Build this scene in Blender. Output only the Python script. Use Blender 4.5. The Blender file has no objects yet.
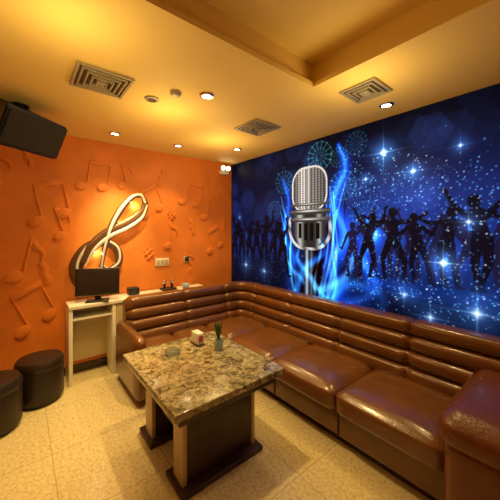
import bpy, bmesh, math, random
import numpy as np
from mathutils import Vector, Matrix, Euler
random.seed(7); np.random.seed(7)
sc=bpy.context.scene
try:
    sc.view_settings.view_transform='Standard'
    sc.view_settings.look='None'
except Exception: pass
H=2.58; XM=4.4; YM=-3.7   # room: x 0..XM , y YM..0 , z 0..H

# ------------------------------------------------------------------ materials
def mat(name,col,rough=.5,metal=0,spec=.5,emit=None,es=0,bump=0,bscale=40,var=0,vscale=6,coat=0):
    m=bpy.data.materials.new(name); m.use_nodes=True
    nt=m.node_tree; b=nt.nodes['Principled BSDF']
    b.inputs['Base Color'].default_value=(*col,1)
    b.inputs['Roughness'].default_value=rough; b.inputs['Metallic'].default_value=metal
    b.inputs['Specular IOR Level'].default_value=spec
    b.inputs['Coat Weight'].default_value=coat; b.inputs['Coat Roughness'].default_value=.15
    tc=nt.nodes.new('ShaderNodeTexCoord')
    if emit:
        b.inputs['Emission Color'].default_value=(*emit,1); b.inputs['Emission Strength'].default_value=es
    if bump:
        n=nt.nodes.new('ShaderNodeTexNoise'); n.inputs['Scale'].default_value=bscale; n.inputs['Detail'].default_value=4
        nt.links.new(tc.outputs['Object'],n.inputs['Vector'])
        bp=nt.nodes.new('ShaderNodeBump'); bp.inputs['Strength'].default_value=bump; bp.inputs['Distance'].default_value=.01
        nt.links.new(n.outputs['Fac'],bp.inputs['Height']); nt.links.new(bp.outputs['Normal'],b.inputs['Normal'])
    if var:
        n=nt.nodes.new('ShaderNodeTexNoise'); n.inputs['Scale'].default_value=vscale; n.inputs['Detail'].default_value=5
        nt.links.new(tc.outputs['Object'],n.inputs['Vector'])
        r=nt.nodes.new('ShaderNodeValToRGB')
        r.color_ramp.elements[0].position=.3; r.color_ramp.elements[1].position=.7
        r.color_ramp.elements[0].color=(*[c*(1-var) for c in col],1)
        r.color_ramp.elements[1].color=(*[min(1,c*(1+var)) for c in col],1)
        nt.links.new(n.outputs['Fac'],r.inputs['Fac']); nt.links.new(r.outputs['Color'],b.inputs['Base Color'])
    return m
M_orange=mat('orange_plaster',(.80,.235,.026),.55,bump=.5,bscale=9,var=.12,vscale=3)
M_ceil=mat('ceiling_paint',(.90,.67,.20),.7,bump=.05,bscale=30)
M_plain=mat('wall_paint',(.45,.20,.05),.7,bump=.1,bscale=20)
M_leather=mat('brown_leather',(.160,.060,.015),.28,bump=.2,bscale=60,var=.18,vscale=5,coat=.5)
M_leather_d=mat('brown_leather_seam',(.05,.018,.006),.5,bump=.1)
M_leather_r=mat('red_brown_leather',(.15,.042,.013),.33,bump=.25,bscale=70,var=.15,coat=.2)
M_dark=mat('dark_brown_leather',(.022,.011,.007),.45,bump=.25,bscale=60)
M_black=mat('black_plastic',(.012,.011,.011),.4,bump=.05)
M_grill=mat('black_mesh',(.02,.018,.016),.7,bump=.9,bscale=260)
M_white=mat('white_laminate',(.85,.82,.70),.35,bump=.02)
M_cream=mat('cream_metal',(.62,.50,.30),.4,bump=.02)
M_vent=mat('vent_metal',(.42,.38,.26),.45,metal=.3,bump=.02)
M_ventd=mat('vent_gap',(.09,.06,.03),.8,bump=.02)
M_chrome=mat('chrome',(.75,.72,.68),.15,metal=1,bump=.01)
M_clef=mat('bronze_clef',(.22,.11,.05),.22,metal=.5,bump=.05)
M_clefs=mat('silver_clef_edge',(.95,.90,.78),.3,metal=.2,bump=.02)
M_wood=mat('dark_wood',(.05,.024,.011),.35,bump=.1,var=.3,vscale=9)
M_screen=mat('screen',(.03,.02,.018),.08,bump=.0,coat=.5)
M_lamp=mat('warm_glow',(1,.9,.7),.5,emit=(1,.88,.62),es=14)
M_glass=mat('bottle_glass',(.6,.7,.68),.05,bump=.0); M_glass.node_tree.nodes['Principled BSDF'].inputs['Transmission Weight'].default_value=.9
M_paper=mat('menu_paper',(.80,.76,.66),.6,bump=.02)
M_red=mat('menu_red',(.5,.08,.03),.5,bump=.02)
M_blue=mat('blue_china',(.35,.5,.6),.25,bump=.02)
M_leaf=mat('plant_leaf',(.08,.18,.05),.5,bump=.1,var=.4,vscale=20)

def granite():
    m=bpy.data.materials.new('granite_top'); m.use_nodes=True; nt=m.node_tree; b=nt.nodes['Principled BSDF']
    tc=nt.nodes.new('ShaderNodeTexCoord')
    n=nt.nodes.new('ShaderNodeTexNoise'); n.inputs['Scale'].default_value=16; n.inputs['Detail'].default_value=10; n.inputs['Roughness'].default_value=.8; n.inputs['Distortion'].default_value=.8
    nt.links.new(tc.outputs['Object'],n.inputs['Vector'])
    r=nt.nodes.new('ShaderNodeValToRGB'); e=r.color_ramp.elements
    e[0].position=.35; e[0].color=(.045,.036,.02,1); e[1].position=.64; e[1].color=(.76,.70,.45,1)
    k=e.new(.44); k.color=(.19,.155,.08,1); k=e.new(.52); k.color=(.50,.43,.24,1)
    nt.links.new(n.outputs['Fac'],r.inputs['Fac'])
    v=nt.nodes.new('ShaderNodeTexVoronoi'); v.inputs['Scale'].default_value=80
    nt.links.new(tc.outputs['Object'],v.inputs['Vector'])
    g=nt.nodes.new('ShaderNodeRGBToBW'); nt.links.new(v.outputs['Color'],g.inputs['Color'])
    mx=nt.nodes.new('ShaderNodeMix'); mx.data_type='RGBA'; mx.blend_type='MULTIPLY'; mx.inputs['Factor'].default_value=.5
    nt.links.new(r.outputs['Color'],mx.inputs[6]); nt.links.new(g.outputs['Val'],mx.inputs[7])
    nt.links.new(mx.outputs[2],b.inputs['Base Color']); b.inputs['Roughness'].default_value=.16
    return m
M_granite=granite()
def tiles():
    m=bpy.data.materials.new('floor_tiles'); m.use_nodes=True; nt=m.node_tree; b=nt.nodes['Principled BSDF']
    tc=nt.nodes.new('ShaderNodeTexCoord')
    br=nt.nodes.new('ShaderNodeTexBrick'); br.offset=0; br.inputs['Scale'].default_value=1
    br.inputs['Brick Width'].default_value=.6; br.inputs['Row Height'].default_value=.6; br.inputs['Mortar Size'].default_value=.002
    br.inputs['Color1'].default_value=(.76,.64,.35,1); br.inputs['Color2'].default_value=(.80,.68,.39,1); br.inputs['Mortar'].default_value=(.42,.32,.16,1)
    nt.links.new(tc.outputs['Object'],br.inputs['Vector'])
    n=nt.nodes.new('ShaderNodeTexNoise'); n.inputs['Scale'].default_value=45; n.inputs['Detail'].default_value=10; n.inputs['Roughness'].default_value=.8
    nt.links.new(tc.outputs['Object'],n.inputs['Vector'])
    r=nt.nodes.new('ShaderNodeValToRGB'); r.color_ramp.elements[0].position=.38; r.color_ramp.elements[0].color=(.50,.42,.30,1); r.color_ramp.elements[1].position=.54; r.color_ramp.elements[1].color=(1,1,1,1)
    nt.links.new(n.outputs['Fac'],r.inputs['Fac'])
    mx=nt.nodes.new('ShaderNodeMix'); mx.data_type='RGBA'; mx.blend_type='MULTIPLY'; mx.inputs['Factor'].default_value=.7
    nt.links.new(br.outputs['Color'],mx.inputs[6]); nt.links.new(r.outputs['Color'],mx.inputs[7])
    nt.links.new(mx.outputs[2],b.inputs['Base Color']); b.inputs['Roughness'].default_value=.2
    return m
M_floor=tiles()

# ------------------------------------------------------------------ builder
class B:
    def __init__(s,name): s.name=name; s.bm=bmesh.new(); s.mats=[]
    def mi(s,m):
        if m not in s.mats: s.mats.append(m)
        return s.mats.index(m)
    def merge(s,t,m,M=None):
        if M is not None: bmesh.ops.transform(t,matrix=M,verts=t.verts)
        bmesh.ops.recalc_face_normals(t,faces=t.faces)
        i=s.mi(m)
        for f in t.faces: f.material_index=i; f.smooth=True
        me=bpy.data.meshes.new('t'); t.to_mesh(me); t.free(); s.bm.from_mesh(me); bpy.data.meshes.remove(me)
    def box(s,lo,hi,m,r=0,seg=3,M=None):
        t=bmesh.new(); bmesh.ops.create_cube(t,size=1)
        sz=[hi[i]-lo[i] for i in range(3)]; c=[(hi[i]+lo[i])/2 for i in range(3)]
        bmesh.ops.scale(t,vec=sz,verts=t.verts); bmesh.ops.translate(t,vec=c,verts=t.verts)
        if r: bmesh.ops.bevel(t,geom=t.edges[:],offset=min(r,min(sz)*.49),segments=seg,profile=.5,affect='EDGES')
        s.merge(t,m,M)
    def cushion(s,lo,hi,m,r=.05,crown=.03):
        t=bmesh.new(); nx=14
        sz=[hi[i]-lo[i] for i in range(3)]; c=[(hi[i]+lo[i])/2 for i in range(3)]
        bmesh.ops.create_cube(t,size=2); bmesh.ops.subdivide_edges(t,edges=t.edges[:],cuts=nx,use_grid_fill=True)
        for v in t.verts:
            p=[v.co[i]*sz[i]/2 for i in range(3)]
            q=[max(-(sz[i]/2-r),min(sz[i]/2-r,p[i])) for i in range(3)]
            d=Vector([p[i]-q[i] for i in range(3)])
            mxn=max(abs(d[0]),abs(d[1]),abs(d[2]))
            if d.length>0: d=d.normalized()*mxn
            n=[v.co[i] for i in range(3)]
            a=(1-n[0]**4)*(1-n[1]**4)
            z=q[2]+d[2]+(crown*a if n[2]>0 else 0)*max(0,n[2])
            b=(1-n[1]**4)*(1-n[2]**4)*.008; e=(1-n[0]**4)*(1-n[2]**4)*.008
            v.co=Vector((q[0]+d[0]+math.copysign(b,n[0])*abs(n[0]),q[1]+d[1]+math.copysign(e,n[1])*abs(n[1]),z))+Vector(c)
        s.merge(t,m)
    def cyl(s,p0,p1,r0,r1,m,n=32,bev=0):
        p0=Vector(p0);p1=Vector(p1); d=p1-p0; t=bmesh.new()
        bmesh.ops.create_cone(t,cap_ends=True,segments=n,radius1=r0,radius2=r1,depth=d.length)
        M=Matrix.Translation((p0+p1)/2)@d.to_track_quat('Z','Y').to_matrix().to_4x4()
        s.merge(t,m,M)
    def lathe(s,prof,c,m,n=32):
        t=bmesh.new(); rings=[]
        for r,z in prof:
            rings.append([t.verts.new((c[0]+r*math.cos(2*math.pi*k/n),c[1]+r*math.sin(2*math.pi*k/n),c[2]+z)) for k in range(n)])
        for a,b in zip(rings,rings[1:]):
            for k in range(n): t.faces.new((a[k],a[(k+1)%n],b[(k+1)%n],b[k]))
        t.faces.new(rings[0]); t.faces.new(rings[-1]); s.merge(t,m)
    def grid(s,rings,m,closed=True,caps=True):
        t=bmesh.new(); R=[[t.verts.new(p) for p in r] for r in rings]
        for a,b in zip(R,R[1:]):
            n=len(a)
            for k in range(n if closed else n-1): t.faces.new((a[k],a[(k+1)%n],b[(k+1)%n],b[k]))
        if caps: t.faces.new(R[0]); t.faces.new(R[-1])
        s.merge(t,m)
    def finish(s,ang=40):
        me=bpy.data.meshes.new(s.name); s.bm.to_mesh(me); s.bm.free()
        for m in s.mats: me.materials.append(m)
        try: me.set_sharp_from_angle(angle=math.radians(ang))
        except Exception: pass
        o=bpy.data.objects.new(s.name,me); sc.collection.objects.link(o); return o

# ------------------------------------------------------------------ shell
b=B('floor'); b.box((-.1,YM-.1,-.1),(XM+.1,.1,0),M_floor); b.finish()
b=B('wall_back'); b.box((-.12,YM,0),(0,0,H+.3),M_orange); b.finish()
b=B('wall_left'); b.box((-.12,YM-.12,0),(XM+.12,YM,H+.3),M_plain); b.finish()
b=B('wall_right'); b.box((XM,YM,0),(XM+.12,0,H+.3),M_plain); b.finish()
b=B('wall_mural_side'); b.box((-.12,.004,0),(XM+.12,.12,H+.3),M_plain); b.finish()
TX0,TX1,TY0,TY1=2.29,4.1,-2.9,-.93
b=B('ceiling')
b.box((-.1,YM-.1,H),(TX0,.1,H+.05),M_ceil); b.box((TX1,YM-.1,H),(XM+.1,.1,H+.05),M_ceil)
b.box((TX0,TY1,H),(TX1,.1,H+.05),M_ceil); b.box((TX0,YM-.1,H),(TX1,TY0,H+.05),M_ceil)
b.box((TX0-.03,TY0-.03,H+.18),(TX1+.03,TY1+.03,H+.22),M_ceil)
b.box((TX0-.04,TY0-.04,H+.05),(TX0,TY1+.04,H+.2),M_ceil); b.box((TX1,TY0-.04,H+.05),(TX1+.04,TY1+.04,H+.2),M_ceil)
b.box((TX0,TY1,H+.05),(TX1,TY1+.04,H+.2),M_ceil); b.box((TX0,TY0-.04,H+.05),(TX1,TY0,H+.2),M_ceil)
b.finish()
b=B('trim_tray')
w=.045
b.box((TX0,TY1-w,H-.012),(TX1,TY1,H+.02),M_ceil); b.box((TX0,TY0+w,H-.012),(TX0+w,TY1-w,H+.02),M_ceil)
b.box((TX1-w,TY0+w,H-.012),(TX1,TY1-w,H+.02),M_ceil); b.box((TX0,TY0,H-.012),(TX1,TY0+w,H+.02),M_ceil)
b.finish()
b=B('baseboard_back'); b.box((0,YM,0),(.015,-.0,.09),M_wood,.004); b.finish()
b=B('trim_corner'); b.box((0,-.014,.6),(.014,0,H),M_wood,.003); b.finish()

# ------------------------------------------------------------------ mural painting (vertex colours)
NU,NZ=960,480; U1=XM; Z0,Z1=.45,H
us=np.linspace(0,U1,NU); zs=np.linspace(Z0,Z1,NZ); U,Z=np.meshgrid(us,zs)
def sm(x,a,b_):
    t=np.clip((x-a)/(b_-a),0,1); return t*t*(3-2*t)
def noise(fx,fy,seed):
    r=np.random.RandomState(seed); g=r.rand(64,64); x=(U*fx)%63; y=(Z*fy)%63
    i=x.astype(int); j=y.astype(int); a=x-i; c=y-j; a=a*a*(3-2*a); c=c*c*(3-2*c)
    i1=(i+1)%64; j1=(j+1)%64
    return g[j,i]*(1-a)*(1-c)+g[j,i1]*a*(1-c)+g[j1,i]*(1-a)*c+g[j1,i1]*a*c
def fbm(f,seed): return (noise(f,f,seed)+.5*noise(2*f,2*f,seed+1)+.25*noise(4*f,4*f,seed+2))/1.75
C=np.zeros((NZ,NU,3))
glow=np.exp(-((Z-1.72)/.42)**2)
base=np.array([.012,.022,.10]); mid=np.array([.09,.17,.46])
f=glow*(.30+.7*fbm(1.3,3))
f*= .45+.7*np.exp(-((U-2.6)/1.0)**2)
for k in range(3): C[...,k]=base[k]+mid[k]*f
C+=np.array([.0,.02,.06])*(fbm(2,9)[...,None])
C*= (1-.35*sm(Z,2.2,2.58))[...,None]
def add(mask,col,a=1):
    global C; C+=mask[...,None]*np.array(col)*a
def over(mask,col):
    global C; m=mask[...,None]; C=C*(1-m)+np.array(col)*m
def win(cu,cz,r):
    i0=max(0,int((cu-r)/U1*(NU-1))); i1=min(NU,int((cu+r)/U1*(NU-1))+2)
    j0=max(0,int((cz-r-Z0)/(Z1-Z0)*(NZ-1))); j1=min(NZ,int((cz+r-Z0)/(Z1-Z0)*(NZ-1))+2)
    return slice(j0,j1),slice(i0,i1)
rh=random.Random(5)
for i in range(75):
    cu=rh.uniform(0,U1); cz=rh.uniform(1.75,2.55); R=rh.uniform(.07,.17)
    s=win(cu,cz,R*1.2)
    x=U[s]-cu; y=Z[s]-cz
    d=np.maximum(np.abs(x)*.866+np.abs(y)*.5,np.abs(y))
    a=rh.uniform(.02,.06)
    C[s]+=(np.clip((R-d)/.006,0,1)*a+np.clip(1-np.abs(d-R)/.007,0,1)*a*.9)[...,None]*np.array([.3,.5,1.])
def fire(cu,cz,R,col,a,n=14):
    s=win(cu,cz,R*1.1); x=U[s]-cu; y=Z[s]-cz; r=np.hypot(x,y)/R; th=np.arctan2(y,x)
    ray=np.abs(np.cos(th*n/2))**30*(r<1)*(r>.12)+np.exp(-((r-.93)/.04)**2)*.55+np.exp(-((r-.55)/.04)**2)*.4
    C[s]+=(ray*a)[...,None]*np.array(col)
for q in [(1.66,2.38,.17,(.3,.95,.85),.4),(1.12,2.16,.15,(.2,.8,.9),.35),(1.95,2.02,.16,(.3,.8,.8),.33),(2.2,1.7,.15,(.2,.7,.9),.25),(1.9,2.32,.11,(.4,.8,.6),.35),(.95,1.82,.12,(.2,.7,.9),.3),(2.1,2.42,.12,(.2,.7,.9),.3)]:
    fire(*q)
def cr(P,n=14):
    P=[np.array(p,float) for p in P]; P=[2*P[0]-P[1]]+P+[2*P[-1]-P[-2]]; out=[]
    for i in range(1,len(P)-2):
        for k in range(n):
            t=k/n; a,b_,c,d=P[i-1],P[i],P[i+1],P[i+2]
            out.append(.5*((2*b_)+(-a+c)*t+(2*a-5*b_+4*c-d)*t*t+(-a+3*b_-3*c+d)*t**3))
    out.append(P[-2]); return out
def stroke(P,ws,col,a,soft=1.0,core=None,ca=0):
    pts=cr(P,10); n=len(pts); lo=np.min(pts,0)-max(ws)*3; hi=np.max(pts,0)+max(ws)*3
    i0=max(0,int(lo[0]/U1*(NU-1))); i1=min(NU,int(hi[0]/U1*(NU-1))+2)
    j0=max(0,int((lo[1]-Z0)/(Z1-Z0)*(NZ-1))); j1=min(NZ,int((hi[1]-Z0)/(Z1-Z0)*(NZ-1))+2)
    s=(slice(j0,j1),slice(i0,i1)); x=U[s]; y=Z[s]; best=np.full(x.shape,1e9)
    for k in range(n-1):
        p,q=pts[k],pts[k+1]; d=q-p; L=d@d+1e-9
        t=np.clip(((x-p[0])*d[0]+(y-p[1])*d[1])/L,0,1)
        w=np.interp((k+.5)/n,np.linspace(0,1,len(ws)),ws)
        best=np.minimum(best,np.hypot(x-p[0]-t*d[0],y-p[1]-t*d[1])/w)
    g=np.exp(-best**2*soft); C[s]+=(g*a)[...,None]*np.array(col)
    if core: C[s]+=(np.exp(-(best*2.8)**2)*ca)[...,None]*np.array(core)
BL=(.01,.27,1.0)
stroke([(1.55,.6),(1.85,.9),(1.8,1.2),(1.98,1.5),(1.84,1.85),(1.98,2.2),(1.9,2.45)],[.10,.14,.11,.12,.08,.06,.02],BL,.75,core=(.35,.65,1),ca=.4)
stroke([(1.6,.62),(2.0,.8),(2.3,1.0),(2.16,1.3),(2.3,1.5),(2.2,1.68)],[.12,.12,.09,.08,.05,.02],BL,.65,core=(.3,.6,1),ca=.45)
stroke([(1.5,.6),(1.2,.85),(1.28,1.2),(1.12,1.5),(1.2,1.9),(1.1,2.2)],[.1,.1,.08,.07,.05,.02],BL,.5,core=(.2,.6,1),ca=.25)
for i in range(9):
    x0=1.55+random.uniform(-.1,.35); pts=[(x0,.65)]
    for k in range(4): pts.append((x0+random.uniform(-.1,.22)+.05*k,.65+.33*(k+1)))
    stroke(pts,[.01,.03,.03,.012,.004],(-.02,-.22,-.45),.6)
for i in range(10):
    sd=1 if i%3 else -1; x0=1.5+(sd*random.uniform(.1,.3)); pts=[(x0,.65)]
    for k in range(4):
        pts.append((x0+sd*.05*(k+1)+random.uniform(-.09,.09),.65+.32*(k+1)*random.uniform(.85,1.1)))
    stroke(pts,[.012,.018,.014,.009,.004],(.3,.7,1),.6)
stroke([(1.3,1.05),(1.6,.9),(1.95,1.05),(2.1,1.35)],[.03,.05,.04,.01],(.3,.7,1),.8)
stroke([(1.75,.7),(2.0,1.0),(2.35,.95),(2.3,.75),(2.05,.7)],[.02,.05,.05,.04,.02],(.15,.5,1),.9)
def star(cu,cz,r,a,col=(.3,.6,1)):
    s=win(cu,cz,r*4); x=U[s]-cu; y=Z[s]-cz; d=np.hypot(x,y)
    C[s]+=(np.exp(-(d/r)**2)*a*.6)[...,None]*np.array(col)
    C[s]+=(np.exp(-(d/(r*.22))**2)*a)[...,None]*np.array((.9,.97,1))
    fl=np.exp(-(y/(.05*r))**2)*np.exp(-np.abs(x)/(r*.9))+np.exp(-(x/(.05*r))**2)*np.exp(-np.abs(y)/(r*.9))
    C[s]+=(fl*a*.6)[...,None]*np.array((.6,.85,1))
add(np.exp(-((Z-1.34)/.26)**2)*(.3+.7*fbm(1.7,21))*(1-.5*np.exp(-((U-1.5)/.3)**2)),(.08,.21,.58),.6)
def caps(pts,ws,col,al=1):
    for (p,q,w0,w1) in zip(pts[:-1],pts[1:],ws[:-1],ws[1:]):
        p=np.array(p);q=np.array(q); c=(p+q)/2; r=np.linalg.norm(q-p)/2+max(w0,w1)*2+.02
        s=win(c[0],c[1],r); x=U[s];y=Z[s]; d=q-p; L=d@d+1e-9
        t=np.clip(((x-p[0])*d[0]+(y-p[1])*d[1])/L,0,1)
        dd=np.hypot(x-p[0]-t*d[0],y-p[1]-t*d[1])-(w0+(w1-w0)*t)
        m=np.clip(.5-dd/.006,0,1)[...,None]; C[s]=C[s]*(1-m)+np.array(col)*m
def person(u,z,h,rnd,col,arms=None):
    s=h/1.75; lean=rnd.uniform(-.16,.16)*s
    hip=(u,z+.92*s); neck=(u+lean,z+1.45*s); head=(u+lean*1.3,z+1.62*s)
    caps([head,(head[0],head[1]+.04*s)],[.105*s,.1*s],col)
    caps([neck,(neck[0],neck[1]+.08*s)],[.06*s,.05*s],col)
    caps([(neck[0],neck[1]-.1*s),((neck[0]+hip[0])/2,(neck[1]+hip[1])/2),hip],[.16*s,.11*s,.14*s],col)
    for sd in (-1,1):
        kn=(u+sd*rnd.uniform(.08,.3)*s,z+.48*s); ft=(kn[0]+sd*rnd.uniform(-.15,.1)*s,z)
        caps([(hip[0]+sd*.07*s,hip[1]),kn,ft,(ft[0]+sd*.1*s,z)],[.095*s,.065*s,.04*s,.035*s],col)
        sh=(neck[0]+sd*.17*s,neck[1]-.06*s); a=arms if arms else rnd.choice(['up','up','out','bend','down'])
        if a=='up': el=(sh[0]+sd*.18*s,sh[1]+.2*s); ha=(el[0]+sd*rnd.uniform(-.12,.15)*s,el[1]+.27*s)
        elif a=='out': el=(sh[0]+sd*.28*s,sh[1]+.02*s); ha=(el[0]+sd*.25*s,el[1]+.14*s)
        elif a=='bend': el=(sh[0]+sd*.22*s,sh[1]-.18*s); ha=(el[0]+sd*.12*s,el[1]+.3*s)
        else: el=(sh[0]+sd*.12*s,sh[1]-.28*s); ha=(el[0]+sd*.1*s,el[1]-.24*s)
        caps([sh,el,ha],[.055*s,.04*s,.03*s],col); caps([ha,(ha[0]+sd*.02,ha[1]+.05*s)],[.04*s,.025*s],col)
rp=random.Random(11)
dk=(.014,.02,.09); dk2=(.085,.085,.23)
for i,u in enumerate(np.arange(.08,1.15,.17)): person(u,rp.uniform(.95,1.05),rp.uniform(.60,.72),rp,dk)
for i,u in enumerate(np.arange(2.05,4.4,.19)): person(u+rp.uniform(-.03,.03),rp.uniform(1.10,1.18),rp.uniform(.50,.58),rp,dk2)
for i,(u,h,a) in enumerate([(2.22,.60,'up'),(2.45,.64,'out'),(2.66,.58,'bend'),(2.86,.62,'out'),(3.08,.70,'up'),(3.3,.66,'out'),(3.55,.68,'up'),(3.8,.7,'out'),(4.1,.68,'up')]): person(u,1.12,h,rp,(.036,.030,.10),a)
m=sm(Z,1.24,.94)*.92*(1-.75*np.exp(-((U-1.7)/.55)**2)); over(m,(.010,.03,.12))
add(np.exp(-((Z-1.05)/.09)**2)*(U>2.2)*fbm(4,31),(.08,.35,1),.45)
for q in [(2.37,2.27,.11,1.),(2.62,2.06,.07,.7),(2.2,2.05,.06,.6),(2.84,1.30,.10,1.),(3.0,1.62,.07,.7),(2.3,1.52,.05,.5),(2.95,2.2,.06,.6),(3.05,.95,.16,.6),(2.75,.85,.12,.5),(2.55,1.0,.1,.5),(.35,1.05,.14,.4),(.75,1.0,.12,.4),(.2,1.75,.06,.4),(3.5,1.5,.1,.8),(3.8,2.1,.08,.8)]:
    star(*q)
rs=np.random.RandomState(4)
def dot(cu,cz,r,a,col):
    s=win(cu,cz,r*2.5); d=np.hypot(U[s]-cu,Z[s]-cz); C[s]+=(np.exp(-(d/r)**2)*a)[...,None]*np.array(col)
for i in range(2200):
    t=rs.rand(); u=2.0+t*2.4; c=2.0-.40*t if rs.rand()<.45 else 1.12
    z=c+rs.randn()*(.2 if c>1.3 else .22)
    if z<.6 or z>2.4: continue
    dot(u,z,rs.uniform(.003,.006),rs.uniform(.2,.9),(.4,.75,1) if rs.rand()<.8 else (1,1,1))
for i in range(220):
    dot(rs.uniform(0,1.2),rs.uniform(.8,1.6),rs.uniform(.004,.007),rs.uniform(.2,.6),(.3,.6,1))
for i in range(140):
    dot(rs.uniform(1.0,2.5),rs.uniform(.7,2.4),rs.uniform(.004,.008),rs.uniform(.3,.8),(.4,.8,1))
# microphone
cu=1.51
def clip(m): return np.clip(m,0,1)
hw=.262
def rr(x,y,cx,cy,hx,hy,r):
    qx=np.abs(x-cx)-hx+r; qy=np.abs(y-cy)-hy+r
    return np.hypot(np.maximum(qx,0),np.maximum(qy,0))+np.minimum(np.maximum(qx,qy),0)-r
d=np.abs(U-cu)-(.045+.03*np.abs(np.sin((Z-.5)*22))); mk=clip(.5-d/.006)*(Z<1.40)
sh=.15+.7*np.exp(-((U-cu+.025)/.02)**2)+.3*np.exp(-((U-cu-.04)/.015)**2)
C=C*(1-mk[...,None])+(np.stack([sh*.7,sh*.82,sh],-1))*mk[...,None]
d=np.abs(rr(U,Z,cu,1.60,hw+.03,.25,.22))-.02; mk=clip(.5-d/.006)*(Z<1.72)
sh=.3+.55*np.abs(np.sin((U+Z)*18)); C=C*(1-mk[...,None])+np.stack([sh*.85,sh*.92,sh],-1)*mk[...,None]
x=(U-cu)/hw
wid=.235*np.clip((Z-1.34)/.3+.45,0,1); d=np.maximum(np.abs(U-cu)-wid,np.maximum(1.36-Z,Z-1.80)); mk=clip(.5-d/.006)
sh=.16+.55*np.exp(-((x+.5)/.2)**2)+.45*np.exp(-((x-.55)/.14)**2)
slot=(np.abs(np.sin((U-cu)*math.pi/.085))>.62)&(Z<1.64)&(Z>1.43+.25*np.abs(U-cu))&(np.abs(U-cu)<.17)
sh=np.where(slot,.03,sh); sh=np.where((Z<1.70)&(Z>1.685),1.,sh)
C=C*(1-mk[...,None])+np.stack([sh*.85,sh*.93,sh],-1)*mk[...,None]
d=rr(U,Z,cu,2.03,hw,.27,.2); mk=clip(.5-d/.006)
prof=.22+.65*np.clip(1-x**2,0,1)**.5
rib=.25+.75*np.abs(np.sin((U-cu)*math.pi/.042))**.8*(.55+.45*np.abs(np.sin(Z*math.pi/.028)))
sh=prof*rib*(.75+.5*np.exp(-((x+.35)/.25)**2))
cen=np.abs(U-cu)<.028; sh=np.where(cen,.85-.5*np.abs(U-cu)/.028,sh)
sh=np.where(np.abs(d+.018)<.010,.85,sh)
C=C*(1-mk[...,None])+np.stack([sh*.90,sh*.95,sh],-1)*mk[...,None]
for (z0,z1,e) in [(1.74,1.80,.03),(1.84,1.87,.03),(1.655,1.70,.02)]:
    d=rr(U,Z,cu,(z0+z1)/2,hw+e,(z1-z0)/2,.015); mk=clip(.5-d/.006)
    t=(Z-z0)/(z1-z0); sh=.2+.7*np.exp(-((t-.65)/.2)**2)*(.6+.4*np.cos(x*3))
    C=C*(1-mk[...,None])+np.stack([sh*.9,sh*.95,sh],-1)*mk[...,None]
stroke([(1.3,.75),(1.45,1.1),(1.72,1.3),(1.66,1.45)],[.03,.05,.03,.005],(.1,.5,1),.7)
stroke([(1.75,.8),(1.55,1.0),(1.35,1.2),(1.36,1.33)],[.03,.04,.03,.005],(.2,.6,1),.7)
C=np.clip(C,0,1)
lin=np.where(C<=.04045,C/12.92,((C+.055)/1.055)**2.4)
me=bpy.data.meshes.new('wall_mural')
verts=np.stack([U.ravel(),np.zeros(U.size),Z.ravel()],-1)
idx=np.arange(NU*NZ).reshape(NZ,NU)
F=np.stack([idx[:-1,:-1],idx[:-1,1:],idx[1:,1:],idx[1:,:-1]],-1).reshape(-1,4)
me.vertices.add(len(verts)); me.vertices.foreach_set('co',verts.ravel())
me.loops.add(F.size); me.loops.foreach_set('vertex_index',F.ravel().astype(np.int32))
me.polygons.add(len(F)); me.polygons.foreach_set('loop_start',(np.arange(len(F))*4).astype(np.int32))
me.update(calc_edges=True); me.validate()
ca=me.color_attributes.new('paint','FLOAT_COLOR','POINT')
ca.data.foreach_set('color',np.concatenate([lin.reshape(-1,3),np.ones((NU*NZ,1))],1).ravel().astype(np.float32))
mm=bpy.data.materials.new('mural_print'); mm.use_nodes=True; nt=mm.node_tree; pb=nt.nodes['Principled BSDF']
at=nt.nodes.new('ShaderNodeAttribute'); at.attribute_name='paint'
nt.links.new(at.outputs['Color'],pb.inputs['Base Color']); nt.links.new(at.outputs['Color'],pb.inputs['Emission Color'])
pb.inputs['Emission Strength'].default_value=.9; pb.inputs['Roughness'].default_value=.6; pb.inputs['Specular IOR Level'].default_value=.1  # emission put into the print keeps it bright and blue under warm lamps
me.materials.append(mm)
mo=bpy.data.objects.new('wall_mural',me); sc.collection.objects.link(mo)

# ------------------------------------------------------------------ relief notes on the orange wall
b=B('wall_music_note_relief')
def slab(pts,t=.022):
    t*=.6
    tb=bmesh.new()
    a=[tb.verts.new((-.004,p[0],p[1])) for p in pts]; c=[tb.verts.new((t,p[0],p[1])) for p in pts]
    n=len(pts); tb.faces.new(c); tb.faces.new(a)
    for k in range(n): tb.faces.new((a[k],a[(k+1)%n],c[(k+1)%n],c[k]))
    fe=[e for e in tb.edges if all(v.co.x>t*.9 for v in e.verts)]
    bmesh.ops.recalc_face_normals(tb,faces=tb.faces)
    bmesh.ops.bevel(tb,geom=fe,offset=.005,segments=2,profile=.5,affect='EDGES')
    b.merge(tb,M_orange)
def xf(pts,y,z,s,a): return [(y+s*(p[0]*math.cos(a)-p[1]*math.sin(a)),z+s*(p[0]*math.sin(a)+p[1]*math.cos(a))) for p in pts]
def ell(cx,cy,rx,ry,a,n=20):
    return [(cx+rx*math.cos(t)*math.cos(a)-ry*math.sin(t)*math.sin(a),cy+rx*math.cos(t)*math.sin(a)+ry*math.sin(t)*math.cos(a)) for t in [2*math.pi*k/n for k in range(n)]]
def ribbon(P,w):
    pts=cr(P,6); L=[];R=[]
    for k,p in enumerate(pts):
        q=pts[min(k+1,len(pts)-1)]; o=pts[max(k-1,0)]; d=q-o; d=d/(np.linalg.norm(d)+1e-9); ww=np.interp(k/(len(pts)-1),np.linspace(0,1,len(w)),w)
        L.append((p[0]-d[1]*ww,p[1]+d[0]*ww)); R.append((p[0]+d[1]*ww,p[1]-d[0]*ww))
    return L+R[::-1]
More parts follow.
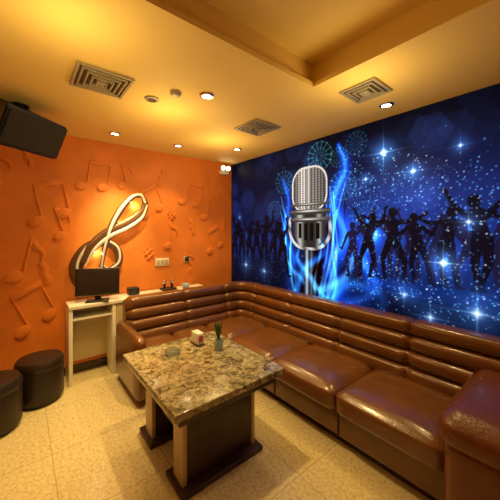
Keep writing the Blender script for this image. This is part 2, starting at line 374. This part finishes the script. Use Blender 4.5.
def note8(y,z,s,a):
    slab(xf(ell(0,0,.14,.10,.4),y,z,s,a),.03)
    slab(xf([(.10,.0),(.135,.0),(.135,.75),(.10,.75)],y,z,s,a),.024)
    slab(xf(ribbon([(.12,.72),(.2,.58),(.34,.48),(.33,.28)],[.05,.05,.035,.008]),y,z,s,a),.020)
def noteb(y,z,s,a):
    for dx in (0,.5):
        slab(xf(ell(dx,0+dx*.15,.14,.10,.4),y,z,s,a),.03)
        slab(xf([(dx+.10,dx*.15),(dx+.135,dx*.15),(dx+.135,.7+dx*.15),(dx+.10,.7+dx*.15)],y,z,s,a),.024)
    slab(xf([(.10,.62),(.635,.70),(.635,.82),(.10,.74)],y,z,s,a),.028)
def qrest(y,z,s,a):
    slab(xf([(-.02,.55),(.1,.6),(.2,.4),(.12,.3),(.2,.1),(.1,-.05),(-.02,0),(.04,.16),(-.04,.3),(.06,.42)],y,z,s,a))
def sharp(y,z,s,a):
    for dx in (-.08,.08): slab(xf([(dx-.02,-.3),(dx+.02,-.3),(dx+.02,.3),(dx-.02,.3)],y,z,s,a),.02)
    for dz in (-.1,.1): slab(xf([(-.2,dz-.07),(.2,dz+.01),(.2,dz+.07),(-.2,dz-.01)],y,z,s,a),.028)
L=[(-2.45,1.65,.5,'b',.2),(-2.62,1.1,.55,'8',-.2),(-2.38,1.0,.4,'q',.2),(-2.25,1.5,.4,'8',.3),(-2.55,.55,.5,'b',.4),
(-2.05,2.05,.42,'b',-.15),(-1.62,2.1,.4,'8',.25),(-1.35,1.75,.42,'b',.35),(-1.2,2.15,.38,'q',-.3),(-1.05,1.35,.42,'8',.1),(-1.3,1.25,.3,'s',.5),
(-.85,1.95,.42,'b',-.3),(-.70,1.5,.35,'q',.2),(-.5,1.75,.45,'8',-.15),(-.4,1.25,.4,'b',.3),(-.72,1.0,.32,'8',.5),(-.28,2.1,.3,'s',.1),(-.18,1.55,.3,'q',.0),(-2.75,2.0,.4,'8',.2),
(-3.1,1.5,.5,'b',.1),(-3.0,.8,.45,'8',.3),(-2.5,2.2,.3,'q',.4),(-1.0,1.75,.22,'s',.8)]
for y,z,s,k,a in L: {'b':noteb,'8':note8,'q':qrest,'s':sharp}[k](y,z,s,a)
b.finish()

# ------------------------------------------------------------------ treble clef sculpture
b=B('treble_clef_sculpture')
def sweep(P,ws,th,m,x0,n=10):
    pts=cr(P,n); rings=[]
    N=len(pts)
    for k,p in enumerate(pts):
        q=pts[min(k+1,N-1)]; o=pts[max(k-1,0)]; d=q-o; d=d/(np.linalg.norm(d)+1e-9); nn=np.array([-d[1],d[0]])
        w=np.interp(k/(N-1),np.linspace(0,1,len(ws)),ws); ring=[]
        for j in range(16):
            t=2*math.pi*j/16; ring.append((x0+th*math.sin(t),p[0]+nn[0]*w*math.cos(t),p[1]+nn[1]*w*math.cos(t)))
        rings.append(ring)
    b.grid(rings,m)
P=[(-1.88,1.16),(-1.78,1.10),(-1.68,1.18),(-1.70,1.34),(-1.84,1.42),(-2.00,1.36),(-2.10,1.18),(-2.08,1.0),(-1.95,.90),(-1.74,.90)]
sweep(P,[.015,.035,.045,.045,.045,.06,.07,.06,.04,.015],.022,M_clef,.06)
sweep([(p[0]+.005,p[1]+.02) for p in P],[.006,.010,.013,.013,.014,.016,.014,.012,.01,.006],.008,M_clefs,.081)
P2=[(-2.04,1.20),(-1.95,1.38),(-1.80,1.52),(-1.60,1.62),(-1.44,1.74),(-1.38,1.88),(-1.43,1.97),(-1.53,1.95),(-1.66,1.80),(-1.76,1.60),(-1.83,1.36),(-1.87,1.10)]
sweep(P2,[.03,.06,.065,.065,.06,.04,.025,.03,.04,.04,.03,.015],.022,M_clef,.09)
sweep([(p[0]+.01,p[1]-.035) for p in P2[:5]]+[(-1.36,1.87)],[.006,.018,.022,.022,.018,.01],.01,M_clefs,.107)
sweep([(p[0]-.004,p[1]+.01) for p in P2[5:]],[.01,.015,.018,.02,.018,.012,.008],.01,M_clefs,.107)
for y,z in [(-1.9,1.42),(-1.5,1.70),(-2.05,1.2)]: b.cyl((0,y,z),(.07,y,z),.01,.01,M_chrome,12)
b.finish()

# ------------------------------------------------------------------ sofa
b=B('corner_sofa')
RX,RY=.38,-.06
Rc=.30
path=[]
def addline(p,q,n):
    for k in range(n): path.append((p[0]+(q[0]-p[0])*k/n,p[1]+(q[1]-p[1])*k/n))
addline((RX,-1.72),(RX,RY-Rc),60)
for k in range(24):
    a=math.pi-(math.pi/2)*k/24; path.append((RX+Rc+Rc*math.cos(a),RY-Rc+Rc*math.sin(a)))
addline((RX+Rc,RY),(3.56,RY),150); path.append((3.56,RY))
prof=[(0,.08),(0,.80)]
for k in range(1,5): 
    a=math.pi-k*math.pi/2/4; prof.append((.05+.05*math.cos(a),.80+.05*math.sin(a)))
for i,(zt,zb,dd) in enumerate([(.85,.735,.12),(.735,.62,.145),(.62,.505,.17),(.505,.37,.195)]):
    hz=(zt-zb)/2
    for k in range(9):
        a=math.pi/2-math.pi*k/8
        prof.append((dd+.05*math.cos(a)**.7 if math.cos(a)>1e-6 else dd,(zt+zb)/2+hz*.98*math.sin(a)))
prof.append((.22,.08))
S=[0]
for p,q in zip(path,path[1:]): S.append(S[-1]+math.hypot(q[0]-p[0],q[1]-p[1]))
tot=S[-1]; seams=[.02,.66,1.22]+[1.22+.75+.62*k for k in range(0,6)]
rings=[]
for k,p in enumerate(path):
    q=path[min(k+1,len(path)-1)]; o=path[max(k-1,0)]; t=Vector((q[0]-o[0],q[1]-o[1])).normalized(); nrm=Vector((t.y,-t.x))
    ds=min(abs(S[k]-x) for x in seams); pin=.026*math.exp(-(ds/.02)**2)
    e=min(S[k],tot-S[k]); pin+=.05*max(0,1-e/.05)**2
    rings.append([(p[0]+nrm.x*max(0,d-(pin if d>.06 else 0)),p[1]+nrm.y*max(0,d-(pin if d>.06 else 0)),z-(pin*.6 if z>.7 else 0)) for d,z in prof])
b.grid(rings,M_leather)
b.box((RX+.16,-1.68,.07),(1.08,-.30,.27),M_leather,.02)
b.box((RX+.16,-.80,.07),(3.2,RY-.16,.27),M_leather,.02)
b.box((RX+.2,-1.62,0),(1.02,-.40,.075),M_wood,.004); b.box((RX+.2,-.74,0),(3.15,-.3,.075),M_wood,.004)
zt=.415
b.cushion((.58,-.84,.25),(1.115,-.24,zt),M_leather)
b.cushion((.58,-1.27,.25),(1.115,-.845,zt),M_leather); b.cushion((.58,-1.70,.25),(1.115,-1.275,zt),M_leather)
xs=[1.12,1.77,2.42,3.10]
for a,c in zip(xs,xs[1:]): b.cushion((a,-.86,.25),(c-.004,-.24,zt),M_leather)
for xx in xs: b.cyl((xx,-.805,.08),(xx,-.805,.26),.006,.006,M_leather_d,8)
b.cushion((.40,-1.80,.06),(1.10,-1.70,.60),M_leather,.045,.012)
b.cushion((3.11,-.97,.06),(3.42,-.18,.56),M_leather_r,.05,.0)
b.cushion((3.085,-1.0,.50),(3.45,-.20,.665),M_leather_r,.075,.02)
for x_,y_ in [(.5,-1.6),(1.0,-1.6),(3.3,-.9)]: b.cyl((x_,y_,0),(x_,y_,.09),.025,.03,M_chrome,16)
b.finish(60)

# ------------------------------------------------------------------ coffee table
b=B('granite_coffee_table')
b.box((1.28,-1.96,.555),(2.22,-1.14,.60),M_granite,.008)
b.box((1.33,-1.91,.49),(2.17,-1.19,.556),M_wood,.006)
for xx in (1.48,1.98):
    b.box((xx-.06,-1.80,.03),(xx+.06,-1.30,.50),M_wood,.008)
    b.box((xx-.065,-1.83,.03),(xx+.065,-1.80,.50),M_cream,.004); b.box((xx-.065,-1.30,.03),(xx+.065,-1.27,.50),M_cream,.004)
    b.box((xx-.12,-1.86,0),(xx+.12,-1.24,.035),M_wood,.006)
b.box((1.5,-1.75,.2),(1.96,-1.35,.225),M_granite,.004)
b.finish()
b=B('potted_plant')
c=(1.68,-1.34,.6)
b.lathe([(.026,0),(.032,.01),(.034,.06),(.028,.085),(.030,.09),(.024,.088),(.02,.07)],c,M_blue,24)
rl=random.Random(2)
for k in range(18):
    a=k*2.4; le=rl.uniform(.10,.18); out=rl.uniform(.015,.055)
    pts=[Vector((c[0],c[1],c[2]+.07)),Vector((c[0]+out*.5*math.cos(a),c[1]+out*.5*math.sin(a),c[2]+.07+le*.6)),Vector((c[0]+out*math.cos(a),c[1]+out*math.sin(a),c[2]+.07+le))]
    t=bmesh.new(); sd=Vector((-math.sin(a),math.cos(a),0)); ws=[.003,.011,.001]; vs=[]
    for p,w_ in zip(pts,ws): vs.append((t.verts.new(p-sd*w_),t.verts.new(p+sd*w_)))
    for p,q in zip(vs,vs[1:]): t.faces.new((p[0],p[1],q[1],q[0]))
    b.merge(t,M_leaf)
b.finish()
b=B('menu_box')
b.box((1.40,-1.45,.6),(1.53,-1.37,.606),M_wood,.002)
b.box((1.41,-1.44,.606),(1.52,-1.38,.70),M_paper,.005); b.box((1.5195,-1.43,.63),(1.521,-1.39,.68),M_red,.0005); b.finish()
b=B('ashtray')
c=(1.52,-1.66,.6); b.lathe([(.05,0),(.058,.004),(.062,.028),(.052,.03),(.046,.010),(.01,.008)],c,M_glass,28); b.finish()

# ------------------------------------------------------------------ desk with monitor
DT=.80
b=B('karaoke_desk')
DY0,DY1,DX=-2.20,-.62,.31
b.box((.04,DY0,DT-.04),(DX,DY1,DT),M_white,.006)
b.box((.045,DY0,0),(DX-.01,DY0+.035,DT-.04),M_white,.004)
b.box((.045,-1.80,0),(DX-.01,-1.765,DT-.04),M_white,.004)
b.box((.045,DY1-.035,0),(DX-.01,DY1,DT-.04),M_white,.004)
b.box((.04,DY0+.03,.15),(.05,DY1-.03,DT-.04),M_cream,.002)
b.box((.05,-1.765,.09),(DX-.03,DY1-.035,.11),M_white,.002)
b.box((DX-.035,-1.76,.12),(DX-.015,-1.2,DT-.05),M_cream,.004); b.box((DX-.035,-1.19,.12),(DX-.015,DY1-.04,DT-.05),M_cream,.004)
b.box((.06,DY0+.04,.64),(DX-.03,-1.80,.66),M_white,.003)
b.cyl((DX-.01,-1.23,.4),(DX-.01,-1.23,.52),.006,.006,M_chrome,10)
b.finish()
b=B('computer_monitor')
T=Matrix.Translation((.23,-1.93,DT+.001)); Rz=Euler((0,0,math.radians(-18))).to_matrix().to_4x4()
Ms=T@Rz; Mx=T@Rz@Euler((0,math.radians(-6),0)).to_matrix().to_4x4()
b.box((-.015,-.21,.055),(.02,.21,.35),M_black,.01,M=Mx); b.box((.018,-.19,.08),(.024,.19,.335),M_screen,.002,M=Mx)
b.box((.019,-.205,.058),(.023,.205,.068),M_chrome,.001,M=Mx)
b.box((-.03,-.03,0.005),(-.01,.03,.12),M_black,.004,M=Ms); b.box((-.07,-.11,.0),(.07,.11,.014),M_black,.006,M=Ms)
b.finish()
b=B('desk_speaker')
b.box((.09,-1.60,DT),(.20,-1.48,DT+.085),M_black,.012); b.cyl((.2,-1.54,DT+.04),(.205,-1.54,DT+.04),.032,.03,M_grill,24); b.finish()
b=B('porcelain_bowl'); b.lathe([(.02,0),(.03,.004),(.055,.045),(.058,.05),(.052,.048),(.02,.012)],(.18,-.88,DT),M_blue,24); b.finish()
b=B('microphone_charger'); b.box((.09,-1.2,DT),(.22,-1.02,DT+.025),M_black,.006)
for yy in (-1.16,-1.06): b.cyl((.15,yy,DT+.025),(.15,yy,DT+.08),.014,.017,M_black,16); b.lathe([(.017,0),(.024,.012),(.024,.03),(.014,.045)],(.15,yy,DT+.08),M_chrome,16)
b.finish()
b=B('wall_control_panel'); b.box((0,-1.22,1.09),(.014,-1.04,1.19),M_white,.004)
for k in range(3): b.box((.014,-1.205+k*.055,1.11),(.02,-1.165+k*.055,1.17),M_cream,.002)
b.finish()
b=B('light_switch'); b.box((0,-.83,1.11),(.012,-.73,1.2),M_cream,.004); b.box((.012,-.81,1.125),(.018,-.75,1.185),M_wood,.002); b.finish()

# ------------------------------------------------------------------ ottomans
for (x,y) in [(.36,-2.43),(.62,-2.74)]:
    b=B('round_ottoman'); b.lathe([(.16,0),(.165,.03),(.18,.035),(.185,.05),(.185,.30),(.182,.31),(.187,.32),(.187,.36),(.17,.39),(.12,.402),(.01,.405)],(x,y,0),M_dark,40)
    b.finish()

# ------------------------------------------------------------------ speaker near ceiling
b=B('hanging_speaker')
Mx=Matrix.Translation((.66,-2.56,2.38))@Euler((0,math.radians(26),math.radians(38))).to_matrix().to_4x4()
t=bmesh.new()
pr=[(-.17,-.13),(.15,-.26),(.15,.26),(-.17,.13)]
a=[t.verts.new((p[0],p[1],-.15)) for p in pr]; c=[t.verts.new((p[0],p[1],.15)) for p in pr]
t.faces.new(a); t.faces.new(c)
for k in range(4): t.faces.new((a[k],a[(k+1)%4],c[(k+1)%4],c[k]))
bmesh.ops.bevel(t,geom=t.edges[:],offset=.015,segments=3,affect='EDGES'); b.merge(t,M_black,Mx)
b.box((.148,-.235,-.13),(.165,.235,.13),M_grill,.01,M=Mx)
b.cyl((.62,-2.57,2.5),(.62,-2.57,H),.018,.018,M_black,16); b.cyl((.62,-2.57,H-.012),(.62,-2.57,H),.06,.06,M_black,20)
b.finish()

# ------------------------------------------------------------------ ceiling fittings
def vent(x,y,s):
    b=B('ceiling_air_vent'); h=s/2; z=H
    b.box((x-h+.01,y-h+.01,z-.006),(x+h-.01,y+h-.01,z+.0),M_ventd)
    k=0; r=h
    while r>.03:
        w=.02 if k==0 else .012; zz=z-.014-.004*k
        for lo,hi in [((x-r,y-r),(x+r,y-r+w)),((x-r,y+r-w),(x+r,y+r)),((x-r,y-r+w),(x-r+w,y+r-w)),((x+r-w,y-r+w),(x+r,y+r-w))]:
            b.box((lo[0],lo[1],zz),(hi[0],hi[1],z-.003),M_vent,.003,2)
        r-=.034; k+=1
    b.box((x-.02,y-.02,z-.025),(x+.02,y+.02,z-.003),M_vent,.003); b.finish()
vent(1.45,-2.14,.34); vent(2.53,-.62,.27); vent(1.47,-.75,.33)
DL=[(1.73,-1.48,1),(1.41,-1.78,0),(2.52,-.27,1),(.39,-1.80,1),(.75,-.46,1),(.42,-1.1,1),(1.1,-2.9,1),(3.6,-.45,1),(2.0,-3.3,1)]
for x,y,on in DL:
    b=B('ceiling_downlight')
    b.lathe([(.034,-.002),(.036,-.012),(.05,-.010),(.056,-.003),(.056,0)],(x,y,H),M_chrome if on else M_vent,28)
    b.cyl((x,y,H-.006),(x,y,H-.001),.034,.034,M_lamp if on else M_ventd,24); b.finish()
b=B('smoke_detector'); b.lathe([(.04,0),(.04,-.015),(.03,-.026),(.01,-.03)],(1.62,-1.68,H),M_vent,28); b.finish()
b=B('wall_emergency_light'); b.box((0,-.25,2.40),(.06,-.10,2.47),M_white,.01)
for yy in (-.22,-.13):
    b.cyl((.03,yy,2.47),(.05,yy,2.50),.012,.012,M_white,12); b.cyl((.04,yy,2.50),(.085,yy,2.49),.028,.034,M_white,20); b.cyl((.086,yy,2.49),(.09,yy,2.489),.03,.03,M_lamp,20)
b.finish()

# ------------------------------------------------------------------ lights
WARM=(1,.69,.26)
def spot(x,y,e,ang=110,tgt=None,z=H-.03,col=WARM,blend=.8):
    l=bpy.data.lights.new('spot_lamp','SPOT'); l.energy=e; l.color=col; l.spot_size=math.radians(ang); l.spot_blend=blend; l.shadow_soft_size=.04
    o=bpy.data.objects.new('spot_beam',l); o.location=(x,y,z); sc.collection.objects.link(o)
    if tgt: o.rotation_euler=(Vector(tgt)-Vector((x,y,z))).to_track_quat('-Z','Y').to_euler()
def pt(x,y,z,e,r=.08,col=WARM):
    l=bpy.data.lights.new('glow_point','POINT'); l.energy=e; l.color=col; l.shadow_soft_size=r
    o=bpy.data.objects.new('warm_glow',l); o.location=(x,y,z); sc.collection.objects.link(o)
E={(1.73,-1.48):90,(2.52,-.27):30,(.39,-1.80):35,(.75,-.46):50,(.42,-1.1):45,(1.1,-2.9):5,(3.6,-.45):12,(2.0,-3.3):10}
for x,y,on in DL:
    if on: spot(x,y,E[(x,y)],95)
CL=(1,.80,.42)
spot(.80,-1.70,120,46,(.0,-1.68,1.50),col=CL,blend=1); spot(.95,-2.2,125,62,(.75,-2.1,0))  # added spots with no fixture: brighten the clef wall and left floor
# LED backlight tucked between the clef and the wall
for y,z in [(-1.90,1.30),(-1.66,1.62),(-1.48,1.86),(-1.98,1.02)]: pt(.05,y,z,.9,.02,CL)
for x,y in [(1.3,-1.6),(.9,-.8),(2.6,-.8),(2.0,-2.4)]: pt(x,y,2.25,8,.15)  # unseen fill points added under the ceiling to brighten it, no fixtures there
w=bpy.data.worlds.new('w'); sc.world=w; w.use_nodes=True
w.node_tree.nodes['Background'].inputs[0].default_value=(.5,.3,.12,1); w.node_tree.nodes['Background'].inputs[1].default_value=.1

# ------------------------------------------------------------------ camera
cam=bpy.data.cameras.new('cam'); cam.sensor_width=36; cam.lens=36*280/500; cam.shift_y=-.04; cam.clip_start=.02
co=bpy.data.objects.new('camera',cam); co.location=(3.576,-2.572,1.56); co.rotation_euler=(math.radians(90),0,math.radians(50.6))
sc.collection.objects.link(co); sc.camera=co
